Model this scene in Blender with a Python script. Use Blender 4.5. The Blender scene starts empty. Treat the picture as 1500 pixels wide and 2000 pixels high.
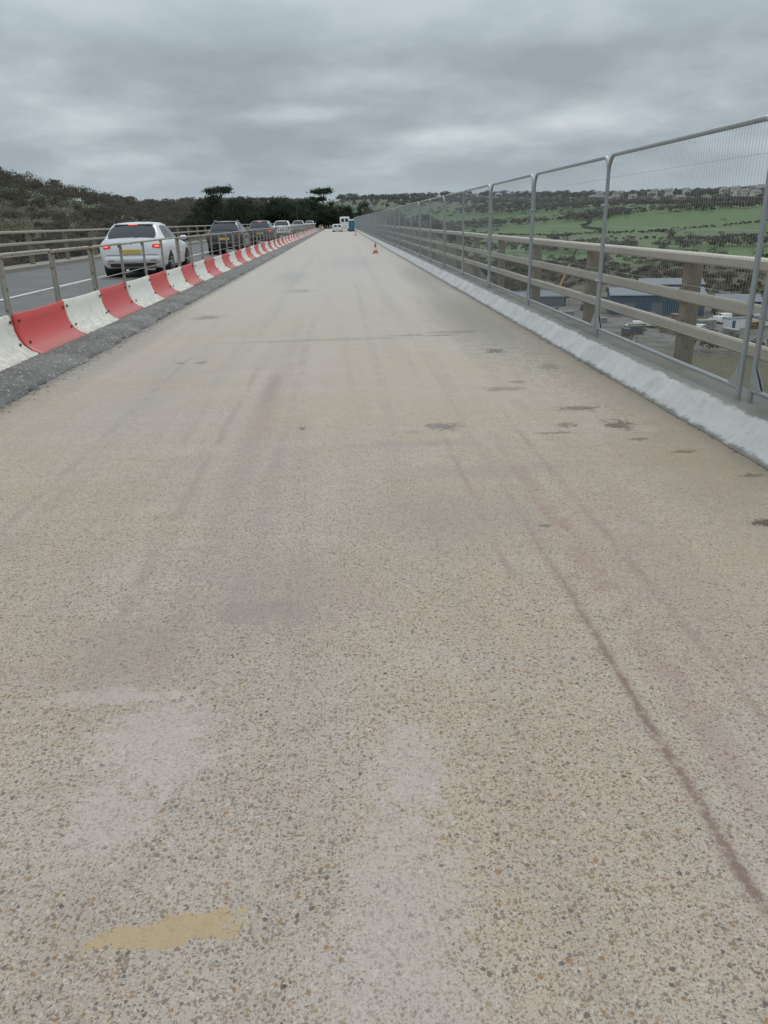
import bpy, math, random
import numpy as np
from mathutils import Vector, Matrix
random.seed(7); rng=np.random.default_rng(7)
sc=bpy.context.scene
COL=sc.collection
sc.view_settings.view_transform='Standard'
sc.view_settings.look='None'
sc.view_settings.exposure=0

# ------------------------------------------------------------ node helper
class G:
    def __init__(s,nt): s.nt=nt
    def n(s,t,props=None,ins=None):
        nd=s.nt.nodes.new(t)
        for k,v in (props or {}).items(): setattr(nd,k,v)
        for k,v in (ins or {}).items(): s.put(nd.inputs[k],v)
        return nd
    def put(s,sock,v):
        if isinstance(v,bpy.types.NodeSocket): s.nt.links.new(v,sock)
        else:
            if hasattr(sock.default_value,'__len__') and len(sock.default_value)==4 and len(v)==3: v=(*v,1)
            sock.default_value=v
    def m(s,op,a,b=0.0,clamp=False):
        return s.n('ShaderNodeMath',{'operation':op,'use_clamp':clamp},{0:a,1:b}).outputs[0]
    def mix(s,f,a,b,mode='MIX'):
        return s.n('ShaderNodeMix',{'data_type':'RGBA','blend_type':mode},{0:f,6:a,7:b}).outputs[2]
    def ramp(s,f,stops,interp='LINEAR'):
        nd=s.n('ShaderNodeValToRGB',None,{0:f}); r=nd.color_ramp; r.interpolation=interp
        while len(r.elements)<len(stops): r.elements.new(0.5)
        for e,(p,c) in zip(r.elements,stops):
            e.position=p; e.color=(c,c,c,1) if not hasattr(c,'__len__') else (*c,1)
        return nd.outputs[0]
    def noise(s,v,scale,detail=3,rough=.55,dist=0,out=0):
        return s.n('ShaderNodeTexNoise',None,{'Vector':v,'Scale':scale,'Detail':detail,'Roughness':rough,'Distortion':dist}).outputs[out]
    def noise2(s,v,scale,detail=3,rough=.55,out=0):
        return s.n('ShaderNodeTexNoise',{'noise_dimensions':'2D'},{'Vector':v,'Scale':scale,'Detail':detail,'Roughness':rough}).outputs[out]
    def vor(s,v,scale,dim='2D',feature='F1'):
        return s.n('ShaderNodeTexVoronoi',{'voronoi_dimensions':dim,'feature':feature},{'Vector':v,'Scale':scale})
    def mr(s,v,a,b,c=0.,d=1.,smooth=True):
        return s.n('ShaderNodeMapRange',{'interpolation_type':'SMOOTHSTEP' if smooth else 'LINEAR'},{0:v,1:a,2:b,3:c,4:d}).outputs[0]
    def vm(s,op,a,b):
        return s.n('ShaderNodeVectorMath',{'operation':op},{0:a,1:b}).outputs
def newmat(name):
    m=bpy.data.materials.new(name); m.use_nodes=True
    nt=m.node_tree; b=nt.nodes['Principled BSDF']; return m,G(nt),b
def simple(name,col,rough=.6,metal=0,var=.15,scale=6,bump=0,emit=None,es=0):
    m,g,b=newmat(name)
    tc=g.n('ShaderNodeTexCoord').outputs['Object']
    n=g.noise(tc,scale,4,.6)
    c=g.mix(n,tuple(x*(1-var) for x in col),tuple(min(1,x*(1+var)) for x in col))
    g.put(b.inputs['Base Color'],c); b.inputs['Roughness'].default_value=rough; b.inputs['Metallic'].default_value=metal
    if bump:
        bn=g.n('ShaderNodeBump',None,{'Strength':bump,'Distance':.01,'Height':g.noise(tc,scale*8,4)})
        g.put(b.inputs['Normal'],bn.outputs[0])
    if emit:
        b.inputs['Emission Color'].default_value=(*emit,1); b.inputs['Emission Strength'].default_value=es
    return m

# ------------------------------------------------------------ mesh helpers
def mk(name,verts,faces,mats,parent=None,smooth=False,angle=35,matidx=None,loc=(0,0,0),kind=None):
    me=bpy.data.meshes.new(name); me.from_pydata([tuple(v) for v in verts],[],[tuple(f) for f in faces])
    if not isinstance(mats,(list,tuple)): mats=[mats]
    for m in mats: me.materials.append(m)
    if matidx is not None: me.polygons.foreach_set('material_index',np.array(matidx,dtype=np.int32))
    if smooth:
        me.polygons.foreach_set('use_smooth',[True]*len(me.polygons)); me.set_sharp_from_angle(angle=math.radians(angle))
    me.update()
    o=bpy.data.objects.new(name,me); COL.objects.link(o); o.location=loc
    if parent: o.parent=parent
    if kind: o['kind']=kind
    return o
def lab(o,label,cat,group=None):
    o['label']=label; o['category']=cat
    if group: o['group']=group
    return o
def empty(name,loc=(0,0,0)):
    o=bpy.data.objects.new(name,None); o.empty_display_size=.2; COL.objects.link(o); o.location=loc; return o
class B:
    """mesh accumulator"""
    def __init__(s): s.v=[];s.f=[];s.mi=[]
    def add(s,v,f,mi=0):
        o=len(s.v); s.v+=[tuple(p) for p in v]; s.f+=[tuple(i+o for i in q) for q in f]; s.mi+=[mi]*len(f); return s
    def box(s,c,d,mi=0,ch=0.0):
        x,y,z=c; a,b,h=d[0]/2,d[1]/2,d[2]/2
        if ch<=0:
            v=[(x+i*a,y+j*b,z+k*h) for k in(-1,1) for j in(-1,1) for i in(-1,1)]
            return s.add(v,[(0,2,3,1),(4,5,7,6),(0,1,5,4),(2,6,7,3),(0,4,6,2),(1,3,7,5)],mi)
        rings=[(-h,ch),(-h+ch,0),(h-ch,0),(h,ch)]
        v=[];f=[]
        for zz,ins in rings:
            A=a-ins;Bb=b-ins;c2=ch
            v+=[(x-A+c2,y-Bb,z+zz),(x+A-c2,y-Bb,z+zz),(x+A,y-Bb+c2,z+zz),(x+A,y+Bb-c2,z+zz),(x+A-c2,y+Bb,z+zz),(x-A+c2,y+Bb,z+zz),(x-A,y+Bb-c2,z+zz),(x-A,y-Bb+c2,z+zz)]
        for r in range(3):
            for i in range(8): f.append((r*8+i,r*8+(i+1)%8,(r+1)*8+(i+1)%8,(r+1)*8+i))
        f.append(tuple(range(7,-1,-1))); f.append(tuple(range(24,32)))
        return s.add(v,f,mi)
    def tube(s,pts,r,n=8,mi=0,r2=None):
        pts=[Vector(p) for p in pts]; v=[];f=[]; L=len(pts)
        for i,p in enumerate(pts):
            t=(pts[min(i+1,L-1)]-pts[max(i-1,0)]).normalized()
            up=Vector((1,0,0)) if abs(t.x)<.9 else Vector((0,0,1))
            a=t.cross(up).normalized(); b=t.cross(a)
            rr=r if r2 is None else r+(r2-r)*i/(L-1)
            for k in range(n):
                an=2*math.pi*(k+.5)/n; v.append(p+a*math.cos(an)*rr+b*math.sin(an)*rr)
        for i in range(L-1):
            for k in range(n): f.append((i*n+k,i*n+(k+1)%n,(i+1)*n+(k+1)%n,(i+1)*n+k))
        f.append(tuple(range(n-1,-1,-1))); f.append(tuple(range((L-1)*n,L*n)))
        return s.add(v,f,mi)
    def lathe(s,prof,n=20,c=(0,0,0),axis='z',mis=None):
        v=[]
        for r,h in prof:
            for k in range(n):
                a=2*math.pi*k/n; p=(r*math.cos(a),r*math.sin(a),h)
                if axis=='x': p=(h,r*math.cos(a),r*math.sin(a))
                v.append((p[0]+c[0],p[1]+c[1],p[2]+c[2]))
        o=len(s.v); s.v+=v
        for i in range(len(prof)-1):
            for k in range(n):
                s.f.append((o+i*n+k,o+i*n+(k+1)%n,o+(i+1)*n+(k+1)%n,o+(i+1)*n+k)); s.mi.append(mis[i] if mis else 0)
        s.f.append(tuple(o+i for i in range(n-1,-1,-1))); s.mi.append(mis[0] if mis else 0)
        s.f.append(tuple(o+(len(prof)-1)*n+i for i in range(n))); s.mi.append(mis[-1] if mis else 0)
        return s
    def obj(s,name,mats,parent=None,smooth=False,angle=35,loc=(0,0,0),kind=None):
        return mk(name,s.v,s.f,mats,parent,smooth,angle,s.mi,loc,kind)
def children_copy(root,loc,group=None,rotz=None,scale=None):
    r=root.copy(); COL.objects.link(r); r.location=loc
    if rotz is not None: r.rotation_euler[2]=rotz
    if scale is not None: r.scale=scale
    for c in root.children:
        k=c.copy(); k.parent=r; COL.objects.link(k)
        for c2 in c.children:
            k2=c2.copy(); k2.parent=k; COL.objects.link(k2)
    return r

# ------------------------------------------------------------ materials
def deck_mat():
    m,g,b=newmat('exposed_aggregate_concrete')
    P=g.n('ShaderNodeTexCoord').outputs['Object']
    sx=g.n('ShaderNodeSeparateXYZ',None,{0:P}); X,Y=sx.outputs[0],sx.outputs[1]
    big=g.noise2(P,.55,4,.6); mid=g.noise2(P,2.3,5,.65); med=g.noise2(P,9,4,.7); fine=g.noise2(P,190,2,.7); pk=g.noise2(P,5.1,4,.6)
    SP=g.vm('MULTIPLY',P,(3.4,.15,1))[0]; streak=g.noise(SP,1.0,5,.62,.35)
    SP2=g.vm('MULTIPLY',P,(.35,2.6,1))[0]; cross=g.noise2(SP2,1.0,4,.6)
    base=g.mix(g.mr(big,.35,.65),(.445,.36,.272),(.44,.368,.315))
    base=g.mix(g.mr(streak,.44,.68,0,.5),base,(.355,.288,.24))
    base=g.mix(g.mr(cross,.5,.72,0,.35),base,(.485,.415,.35))
    base=g.mix(g.mr(mid,.5,.75,0,.5),base,(.47,.40,.33))
    base=g.mix(g.mr(med,.5,.8,0,.4),base,(.345,.278,.22))
    base=g.mix(g.mr(Y,4,24,0,.85),base,g.mix(streak,(.50,.465,.43),(.42,.388,.357)))
    base=g.mix(g.mr(pk,.52,.72,0,.35),base,(.42,.335,.32))
    nearf=g.mr(Y,9,2.5,.3,1.)
    wb=g.n('ShaderNodeVectorMath',{'operation':'SCALE'},{0:g.noise2(P,140,1,.5,out=1),'Scale':.010}).outputs[0]
    WP=g.vm('ADD',P,wb)[0]
    def stones(base,scale,thr,share,cols,k):
        v=g.vor(WP,scale); sp=g.n('ShaderNodeSeparateColor',None,{0:v.outputs['Color']})
        rad=g.m('MULTIPLY',g.m('ADD',g.m('MULTIPLY',sp.outputs[1],.65),.35),thr)
        inn=g.mr(g.m('SUBTRACT',v.outputs['Distance'],rad),.01,-.05)
        on=g.m('GREATER_THAN',sp.outputs[0],1-share)
        mask=g.m('MULTIPLY',g.m('MULTIPLY',inn,on),k)
        col=g.ramp(sp.outputs[2],cols,'CONSTANT')
        return g.mix(g.m('MULTIPLY',mask,nearf),base,col),mask,v.outputs['Distance']
    cols=[(0,(.26,.155,.065)),(.13,(.22,.165,.12)),(.31,(.115,.098,.088)),(.42,(.33,.255,.185)),(.55,(.27,.155,.075)),(.64,(.175,.14,.115)),(.79,(.50,.44,.375)),(.86,(.205,.13,.09)),(.94,(.068,.065,.066))]
    cols2=[(0,(.16,.12,.085)),(.3,(.22,.165,.125)),(.48,(.115,.09,.077)),(.62,(.54,.475,.40)),(.76,(.2,.13,.078)),(.88,(.092,.08,.07))]
    base=g.mix(g.m('MULTIPLY',g.mr(fine,.47,.72,0,.5),nearf),base,(.22,.17,.135))
    base=g.mix(g.m('MULTIPLY',g.mr(fine,.42,.25,0,.4),nearf),base,(.55,.48,.405))
    base,m2,d2=stones(base,175,.52,.50,cols2,.68)
    base,m0,d0=stones(base,102,.52,.50,cols,.76)
    base,m1,d1=stones(base,56,.43,.27,cols,.82)
    wash=g.mr(g.m('ADD',mid,g.m('MULTIPLY',med,.5)),.80,1.05,0,.28)
    base=g.mix(wash,base,(.45,.385,.325))
    nz=g.m('SUBTRACT',g.noise2(P,6,4,.75),.5); nz2=g.m('SUBTRACT',g.noise2(P,24,4,.75),.5)
    rag=g.m('ADD',g.m('MULTIPLY',nz,2.2),g.m('MULTIPLY',nz2,1.8))
    def blot(base,cx,cy,rx,ry,col,k,soft=.5,ragk=1.):
        d=g.vm('MULTIPLY',g.vm('SUBTRACT',P,(cx,cy,0))[0],(1/rx,1/ry,0))[0]
        ln=g.n('ShaderNodeVectorMath',{'operation':'LENGTH'},{0:d}).outputs['Value']
        ln=g.m('ADD',ln,g.m('MULTIPLY',rag,ragk))
        return g.mix(g.mr(ln,1+soft*.5,1-soft,0,k),base,col)
    for a in [(2.15,12.5,.7,4.8,(.20,.19,.155),.75,.8),(2.5,7.5,.4,3.5,(.24,.20,.15),.55,.8),(2.3,4.6,.6,1.4,(.29,.225,.15),.5,.8),
              (2.2,22,.5,7,(.24,.23,.21),.6,.8),(-.72,6.6,.13,3.2,(.27,.195,.175),.35,.9),(-.74,7.6,.08,.8,(.23,.185,.17),.35,.7),
              (.55,3.9,.5,.5,(.27,.235,.21),.45,.9),(.9,4.7,.6,.18,(.28,.25,.225),.45,.8),(-1.9,8,.6,2,(.32,.28,.255),.4,.9),
              (-.3,10.8,1.4,.14,(.26,.24,.225),.45,.6),(1.6,11.2,.4,.15,(.16,.15,.135),.6,.6),(-2.9,11,.25,5,(.26,.24,.22),.5,.7),
              (-.3,3.1,.5,.4,(.30,.235,.215),.4,.9),(1.35,3.1,.25,1.2,(.31,.205,.185),.28,.9),
              (.5,5.4,.7,.10,(.28,.25,.225),.4,.7),(-1.5,24,.5,3,(.29,.285,.27),.45,.7),(.4,32,1.3,5,(.31,.305,.30),.35,.8),(-.9,2.6,.3,.35,(.29,.23,.21),.45,.8),
              (2.0,3.0,.5,.8,(.38,.30,.205),.4,.8)]:
        base=blot(base,*a,ragk=.55)
    for a in [(.762,5.85,.13,.12,(.14,.135,.12),.75),(.48,5.72,.07,.05,(.24,.235,.23),.6),(2.10,5.72,.11,.15,(.12,.07,.055),.8),(1.71,5.76,.10,.07,(.15,.10,.07),.75),(2.12,5.3,.06,.04,(.14,.09,.065),.75),
              (1.96,6.3,.18,.09,(.14,.09,.065),.75),(1.55,5.55,.14,.03,(.15,.11,.08),.7),(1.83,9.43,.13,.16,(.11,.10,.08),.8),(2.17,3.63,.07,.05,(.09,.045,.032),.9),(2.3,4.95,.08,.04,(.15,.10,.06),.7),
              (-1.69,9.26,.07,.09,(.14,.135,.12),.75),(-1.95,9.25,.05,.05,(.14,.135,.12),.7),(-.36,5.95,.03,.04,(.12,.11,.1),.8),(1.02,3.72,.03,.025,(.16,.14,.12),.8),
              (1.5,7.2,.2,.1,(.19,.14,.10),.65),(1.7,7.5,.08,.05,(.16,.12,.09),.65),(-2.4,14,.25,.3,(.17,.165,.15),.7),(-1.0,19,.3,.5,(.24,.23,.22),.55),(.9,11.0,.25,.06,(.15,.14,.13),.6),(1.35,10.9,.25,.05,(.13,.12,.11),.7),
              (-.4,2.9,.25,.12,(.28,.215,.20),.4),(2.5,4.4,.07,.04,(.12,.09,.06),.75),(2.2,8.2,.12,.2,(.16,.13,.1),.55)]:
        base=blot(base,*a,soft=.4,ragk=1.1)
    for a in [(-.64,2.06,.22,.24,(.51,.44,.41),.45),(.15,1.88,.13,.2,(.49,.415,.395),.4),(.08,1.35,.16,.42,(.49,.415,.39),.38),(-.85,2.32,.3,.05,(.50,.435,.40),.42),(-.7,1.7,.12,.18,(.51,.435,.405),.4)]:
        base=blot(base,*a,soft=.5,ragk=.8)
    # thin ochre sealant remnant with torn outline
    rot=g.n('ShaderNodeVectorRotate',{'rotation_type':'Z_AXIS'},{'Vector':g.vm('SUBTRACT',P,(-.475,1.345,0))[0],'Angle':-.10}).outputs[0]
    sr=g.n('ShaderNodeSeparateXYZ',None,{0:rot})
    ex_=g.m('DIVIDE',g.m('ABSOLUTE',sr.outputs[0]),.165)
    skew=g.m('SUBTRACT',sr.outputs[1],g.m('MULTIPLY',g.m('SUBTRACT',g.noise2(P,11,2,.5),.5),.07))
    ey_=g.m('DIVIDE',g.m('ABSOLUTE',skew),g.m('ADD',.029,g.m('MULTIPLY',sr.outputs[0],.05)))
    bx=g.m('MAXIMUM',ex_,ey_)
    bx=g.m('ADD',bx,g.m('ADD',g.m('MULTIPLY',g.m('SUBTRACT',g.noise2(P,30,5,.7),.5),2.4),g.m('MULTIPLY',m0,.08)))
    base=g.mix(g.mr(bx,1.10,.98,0,g.m('ADD',.60,g.m('MULTIPLY',med,.5))),base,g.mix(med,(.39,.27,.14),(.47,.35,.21)))
    # longitudinal groove
    wx=g.m('ADD',X,g.m('MULTIPLY',g.m('SUBTRACT',g.noise2(P,2.2,3),.5),.05))
    wx=g.m('ADD',wx,g.m('MULTIPLY',g.m('SUBTRACT',g.noise2(P,40,4,.75),.5),.05))
    dg=g.m('ABSOLUTE',g.m('SUBTRACT',wx,.93))
    gm=g.m('MULTIPLY',g.m('MULTIPLY',g.mr(dg,.025,.002),g.mr(Y,1.9,4.0,1,.1)),g.mr(g.m('ADD',med,g.m('MULTIPLY',nz2,.8)),.32,.54,.25,1.))
    base=g.mix(g.m('MULTIPLY',gm,.9),base,(.17,.11,.082))
    halo=g.m('MULTIPLY',g.mr(dg,.05,.01),g.mr(Y,2.6,4.6,.28,.05)); base=g.mix(halo,base,(.29,.2,.17))
    for lx,w,y0,y1,k,c in [(1.10,.05,2.0,4.2,.3,(.28,.17,.145)),(1.3,.02,2,5,.3,(.25,.18,.15)),(.72,.02,2.6,4.5,.35,(.28,.2,.17)),(-.98,.03,3,8,.3,(.28,.22,.195)),(-1.9,.03,4,9,.3,(.28,.24,.21)),(-.5,.05,3,12,.22,(.3,.24,.22)),(.35,.05,6,20,.28,(.31,.28,.25)),(1.5,.06,6,16,.28,(.31,.27,.23)),(-1.3,.12,8,40,.25,(.33,.305,.28)),(.9,.12,12,50,.25,(.33,.305,.28))]:
        dd=g.m('ABSOLUTE',g.m('SUBTRACT',wx,lx))
        mk_=g.m('MULTIPLY',g.mr(dd,w*1.6,w*.4),g.m('MULTIPLY',g.mr(Y,y0-.8,y0+.3),g.mr(Y,y1+2,y1)))
        base=g.mix(g.m('MULTIPLY',g.m('MULTIPLY',mk_,g.mr(mid,.35,.6)),k*1.5),base,c)
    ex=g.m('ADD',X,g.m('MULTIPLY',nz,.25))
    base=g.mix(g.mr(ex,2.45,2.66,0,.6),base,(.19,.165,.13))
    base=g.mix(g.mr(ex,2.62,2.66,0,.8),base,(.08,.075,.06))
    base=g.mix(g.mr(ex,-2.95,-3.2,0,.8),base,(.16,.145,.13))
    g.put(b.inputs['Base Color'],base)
    b.inputs['Roughness'].default_value=.75; b.inputs['Specular IOR Level'].default_value=.3
    vb=g.vor(P,102); fine_b=g.noise2(P,160,1,.6)
    h=g.m('ADD',g.m('MULTIPLY',vb.outputs['Distance'],-.4),g.m('MULTIPLY',fine_b,.8))
    bn=g.n('ShaderNodeBump',None,{'Strength':.6,'Distance':.004,'Height':h}); g.put(b.inputs['Normal'],bn.outputs[0])
    return m
def rough_asphalt(name,a,c,scale=60,bump=.8,light=(.3,.29,.27),bd=.01):
    m,g,b=newmat(name); P=g.n('ShaderNodeTexCoord').outputs['Object']
    col=g.mix(g.mr(g.noise(P,1.3,4),.35,.65),a,c)
    col=g.mix(g.mr(g.noise(P,5,4,.7),.5,.72,0,.5),col,tuple(x*.55 for x in a))
    v=g.vor(P,scale,'3D'); sp=g.n('ShaderNodeSeparateColor',None,{0:v.outputs['Color']})
    col=g.mix(g.m('MULTIPLY',g.mr(v.outputs['Distance'],.45,.3),g.mr(sp.outputs[0],.6,.9)),col,light)
    col=g.mix(g.mr(g.noise(P,scale*2,2),.5,.7,0,.5),col,tuple(x*.4 for x in a))
    g.put(b.inputs['Base Color'],col); b.inputs['Roughness'].default_value=.85
    bn=g.n('ShaderNodeBump',None,{'Strength':bump,'Distance':bd,'Height':g.noise(P,scale,3,.7)}); g.put(b.inputs['Normal'],bn.outputs[0])
    return m
def kerb_mat():
    m,g,b=newmat('painted_kerb'); P=g.n('ShaderNodeTexCoord').outputs['Object']
    s=g.n('ShaderNodeSeparateXYZ',None,{0:P}); z=s.outputs[2]; x=s.outputs[0]
    n1=g.noise(g.vm('MULTIPLY',P,(1,.6,1))[0],9,5,.75)
    con=g.mix(g.noise(P,5,5,.7),(.18,.168,.145),(.30,.28,.245)); con=g.mix(g.mr(g.noise(P,1.6,4),.45,.65,0,.6),con,(.15,.14,.115))
    wht=g.mix(g.mr(g.noise(P,2.2,4,.65),.35,.7),(.56,.54,.53),(.46,.44,.425)); wht=g.mix(g.mr(g.noise(g.vm('MULTIPLY',P,(1,.7,1))[0],18,4,.75),.53,.72,0,.5),wht,(.33,.31,.285))
    wht=g.mix(g.mr(g.noise(P,1.1,4,.7),.52,.68,0,.35),wht,(.36,.34,.31))
    e=g.m('ADD',x,g.m('MULTIPLY',g.m('SUBTRACT',n1,.5),.12))
    col=g.mix(g.mr(e,2.812,2.845),wht,con)
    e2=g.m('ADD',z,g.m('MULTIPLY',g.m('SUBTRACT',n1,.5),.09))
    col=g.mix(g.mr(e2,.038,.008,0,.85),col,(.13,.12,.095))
    g.put(b.inputs['Base Color'],col); b.inputs['Roughness'].default_value=.7
    bn=g.n('ShaderNodeBump',None,{'Strength':.2,'Distance':.005,'Height':g.noise(P,50,3,.7)}); g.put(b.inputs['Normal'],bn.outputs[0])
    return m
def weathered(name,a,bcol,rust=(.16,.08,.035),rthr=.68,rough=.5,metal=.3,sc1=7):
    m,g,b=newmat(name); P=g.n('ShaderNodeTexCoord').outputs['Object']
    oi=g.n('ShaderNodeObjectInfo').outputs['Location']; Q=g.vm('ADD',P,oi)[0]
    c=g.mix(g.noise(Q,sc1,4,.65),a,bcol)
    c=g.mix(g.mr(g.noise(Q,sc1*1.7,4,.7),rthr,rthr+.1,0,.85),c,rust)
    g.put(b.inputs['Base Color'],c); b.inputs['Roughness'].default_value=rough; b.inputs['Metallic'].default_value=metal
    return m
def attr_mat(name):
    m,g,b=newmat(name)
    at=g.n('ShaderNodeAttribute',{'attribute_name':'col'}).outputs['Color']
    d=g.n('ShaderNodeBsdfDiffuse',None,{'Color':at}); t=g.n('ShaderNodeBsdfTranslucent',None,{'Color':at})
    mx=g.n('ShaderNodeMixShader',None,{0:.45}); g.nt.links.new(d.outputs[0],mx.inputs[1]); g.nt.links.new(t.outputs[0],mx.inputs[2])
    out=[n for n in g.nt.nodes if n.type=='OUTPUT_MATERIAL'][0]; g.nt.links.new(mx.outputs[0],out.inputs[0]); g.nt.nodes.remove(b)
    return m
M_deck=deck_mat()
M_asph=rough_asphalt('road_asphalt',(.12,.117,.115),(.155,.15,.148),70,.4,(.2,.2,.2))
M_strip=rough_asphalt('rough_planed_surfacing',(.14,.132,.125),(.21,.20,.188),26,1.,(.40,.375,.34),.02)
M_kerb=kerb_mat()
M_line=simple('road_marking_paint',(.58,.58,.56),.6,0,.25,9)
M_conc=simple('concrete',(.27,.25,.215),.8,0,.25,3,.3)
M_galv=weathered('galvanised_steel',(.30,.325,.34),(.42,.445,.455),(.25,.25,.25),.8,.42,.5)
M_wire=weathered('galvanised_wire',(.34,.36,.37),(.42,.44,.45),(.3,.3,.3),.8,.5,.4)
M_rail=weathered('weathered_parapet_rail',(.36,.325,.26),(.48,.445,.375),(.21,.175,.12),.62,.6,.1)
M_ppost=weathered('weathered_parapet_post',(.19,.16,.115),(.27,.235,.175),(.10,.085,.055),.6,.75,0)
M_hand=weathered('rusty_galvanised_handrail',(.28,.255,.22),(.42,.39,.34),(.15,.075,.035),.54,.5,.25,9)
def plastic(name,c,dirt):
    m,g,b=newmat(name); P=g.n('ShaderNodeTexCoord').outputs['Object']
    oi=g.n('ShaderNodeObjectInfo'); Q=g.vm('ADD',P,oi.outputs['Location'])[0]
    col=g.mix(g.m('MULTIPLY',oi.outputs['Random'],.3),c,tuple(x*.7+.03 for x in c))
    z=g.n('ShaderNodeSeparateXYZ',None,{0:P}).outputs[2]
    col=g.mix(g.mr(g.noise(Q,5,4,.7),.48,.75,0,.45),col,dirt)
    col=g.mix(g.m('MULTIPLY',g.mr(z,.25,.0),g.mr(g.noise(Q,12,4,.7),.33,.6,0,.8)),col,dirt)
    col=g.mix(g.mr(g.noise(Q,20,3,.8),.64,.70,0,.75),col,(.16,.11,.08))
    sc_=g.noise(g.vm('MULTIPLY',Q,(1,1,7))[0],4,4,.75); col=g.mix(g.mr(sc_,.62,.68,0,.55),col,tuple(x*.5+.08 for x in dirt))
    g.put(b.inputs['Base Color'],col); b.inputs['Roughness'].default_value=.45
    return m
M_red=plastic('red_barrier_plastic',(.66,.06,.055),(.30,.11,.09))
M_whi=plastic('white_barrier_plastic',(.80,.775,.70),(.42,.37,.29))
M_rust=simple('rusty_bolt',(.15,.075,.035),.8)
M_glass=simple('car_glass',(.025,.03,.035),.08,0,.1,2)
M_tyre=simple('tyre_rubber',(.02,.02,.02),.85)
M_rim=simple('alloy_rim',(.4,.4,.42),.35,.7)
M_blk=simple('black_trim',(.02,.02,.022),.5)
M_tail=simple('lit_tail_lens',(.40,.02,.02),.3,0,.1,3,0,(1,.06,.03),.22)
M_lamp=simple('lit_lamp_bulb',(.6,.1,.06),.3,0,.1,3,0,(1,.2,.12),1.3)
M_taild=simple('tail_lens',(.30,.02,.02),.3,0,.1,3)
M_plate=simple('yellow_number_plate',(.66,.46,.10),.4)
M_refl=simple('red_reflector',(.4,.03,.02),.3)
def paint(n,c): 
    m=simple(n,c,.28,0,.06,1.5); m.node_tree.nodes['Principled BSDF'].inputs['Coat Weight'].default_value=.5; return m
M_cw=paint('white_car_paint',(.74,.745,.745)); M_cd=paint('dark_grey_car_paint',(.035,.04,.048)); M_cg=paint('grey_car_paint',(.07,.08,.09)); M_cs=paint('silver_car_paint',(.4,.42,.44))
M_leaf=attr_mat('foliage'); M_bark=simple('bark',(.09,.07,.05),.9,0,.3,3)

# ------------------------------------------------------------ bridge surfaces
Y0,Y1=-8,178
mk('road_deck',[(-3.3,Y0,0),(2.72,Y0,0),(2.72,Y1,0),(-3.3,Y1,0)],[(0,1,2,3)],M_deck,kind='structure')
s=B(); s.box((-4.05,(Y0+Y1)/2,-.75),(14.5,Y1-Y0,1.4)); s.obj('bridge_slab',M_conc,kind='structure')
ys=np.arange(Y0,Y1,.05) ; ys=ys[(ys<40)]; ys=ys[ys>2]; ys=np.concatenate([np.arange(Y0,2,.5),ys,np.arange(40,70,.2),np.arange(70,Y1+.1,1.0)]); n=len(ys)
def wob(y,k,a): return a*(math.sin(y*2.1*k)+math.sin(y*5.3*k+1)+.7*math.sin(y*11.7*k+2)+.5*math.sin(y*23*k))/3
V=[];F=[]; jj=0
for y in ys:
    jj=jj*.6+random.uniform(-.022,.022); q=[random.uniform(-.007,.007) for _ in range(8)]
    prof=[(-3.17+wob(y,1,.035)+jj,.004),(-3.20+wob(y,1.3,.03)+jj,.03+abs(q[0])*2),(-3.26+wob(y,1.1,.035)+jj*1.2,.05+wob(y,2,.016)+q[1]),(-3.34+wob(y,.8,.04)+jj,.088+wob(y,1.7,.014)+q[2]),(-3.44,.10+q[3]),(-3.55,.102+q[4]*.7),(-3.72,.103+q[5]*.5),(-4.4,.12)]
    V+=[(a,y,b) for a,b in prof]
for i in range(n-1):
    for k in range(7): F.append((i*8+k,i*8+8+k,i*8+9+k,i*8+1+k))
mk('road_surfacing_edge',V,F,M_strip,smooth=True,angle=60,kind='structure')
# loose debris fallen from the broken edge (uncountable)
D_=B()
for _ in range(900):
    y=2+48*random.random()**1.6; x=-3.14+abs(random.gauss(0,.09)) if random.random()<.6 else random.uniform(-3.7,-3.4); zb=.003 if x>-3.2 else .103; r_=random.uniform(.004,.014)
    v=[(x+r_*math.cos(a)*random.uniform(.6,1.2),y+r_*math.sin(a)*random.uniform(.6,1.2),zb) for a in (0,1.3,2.5,3.8,5.1)]+[(x,y,zb+r_*random.uniform(.5,1))]
    D_.add(v,[(0,1,5),(1,2,5),(2,3,5),(3,4,5),(4,0,5)])
dbo=D_.obj('loose_debris',M_strip,kind='stuff'); lab(dbo,'loose asphalt crumbs along the broken surfacing edge','debris')
mk('road',[(-4.4,Y0,.12),(-10.6,Y0,.22),(-10.6,Y1+25,.22),(-4.4,Y1+25,.12)],[(0,3,2,1)],M_asph,kind='structure')
def zc(x): return .12+(-4.4-x)/6.2*.10
for nm,x,ww in(('road_edge_line',-4.75,.12),('road_centre_line',-7.0,.14)):
    mk(nm,[(x,Y0,zc(x)+.006),(x-ww,Y0,zc(x-ww)+.006),(x-ww,Y1,zc(x-ww)+.006),(x,Y1,zc(x)+.006)],[(0,3,2,1)],M_line,kind='structure')
s=B(); s.box((-11.1,(Y0+Y1)/2,.08),(1.0,Y1-Y0,.5)); s.obj('verge_kerb',M_conc,kind='structure')
prof=[(2.64,.003),(2.66,.025),(2.72,.08),(2.79,.155),(2.83,.19),(2.90,.205),(3.20,.205),(3.23,.17),(3.23,-.6)]
V=[];F=[];K=len(prof); yy=list(np.arange(Y0,60,.15))+list(np.arange(60,Y1+1,4))
for y in yy: V+=[(a+(wob(y,.9,.008)+random.uniform(-.004,.004) if i<2 else 0),y,b+(random.uniform(-.002,.002) if 1<i<6 else 0)) for i,(a,b) in enumerate(prof)]
for i in range(len(yy)-1):
    for k in range(K-1): F.append((i*K+k,i*K+k+1,i*K+K+k+1,i*K+K+k))
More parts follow.
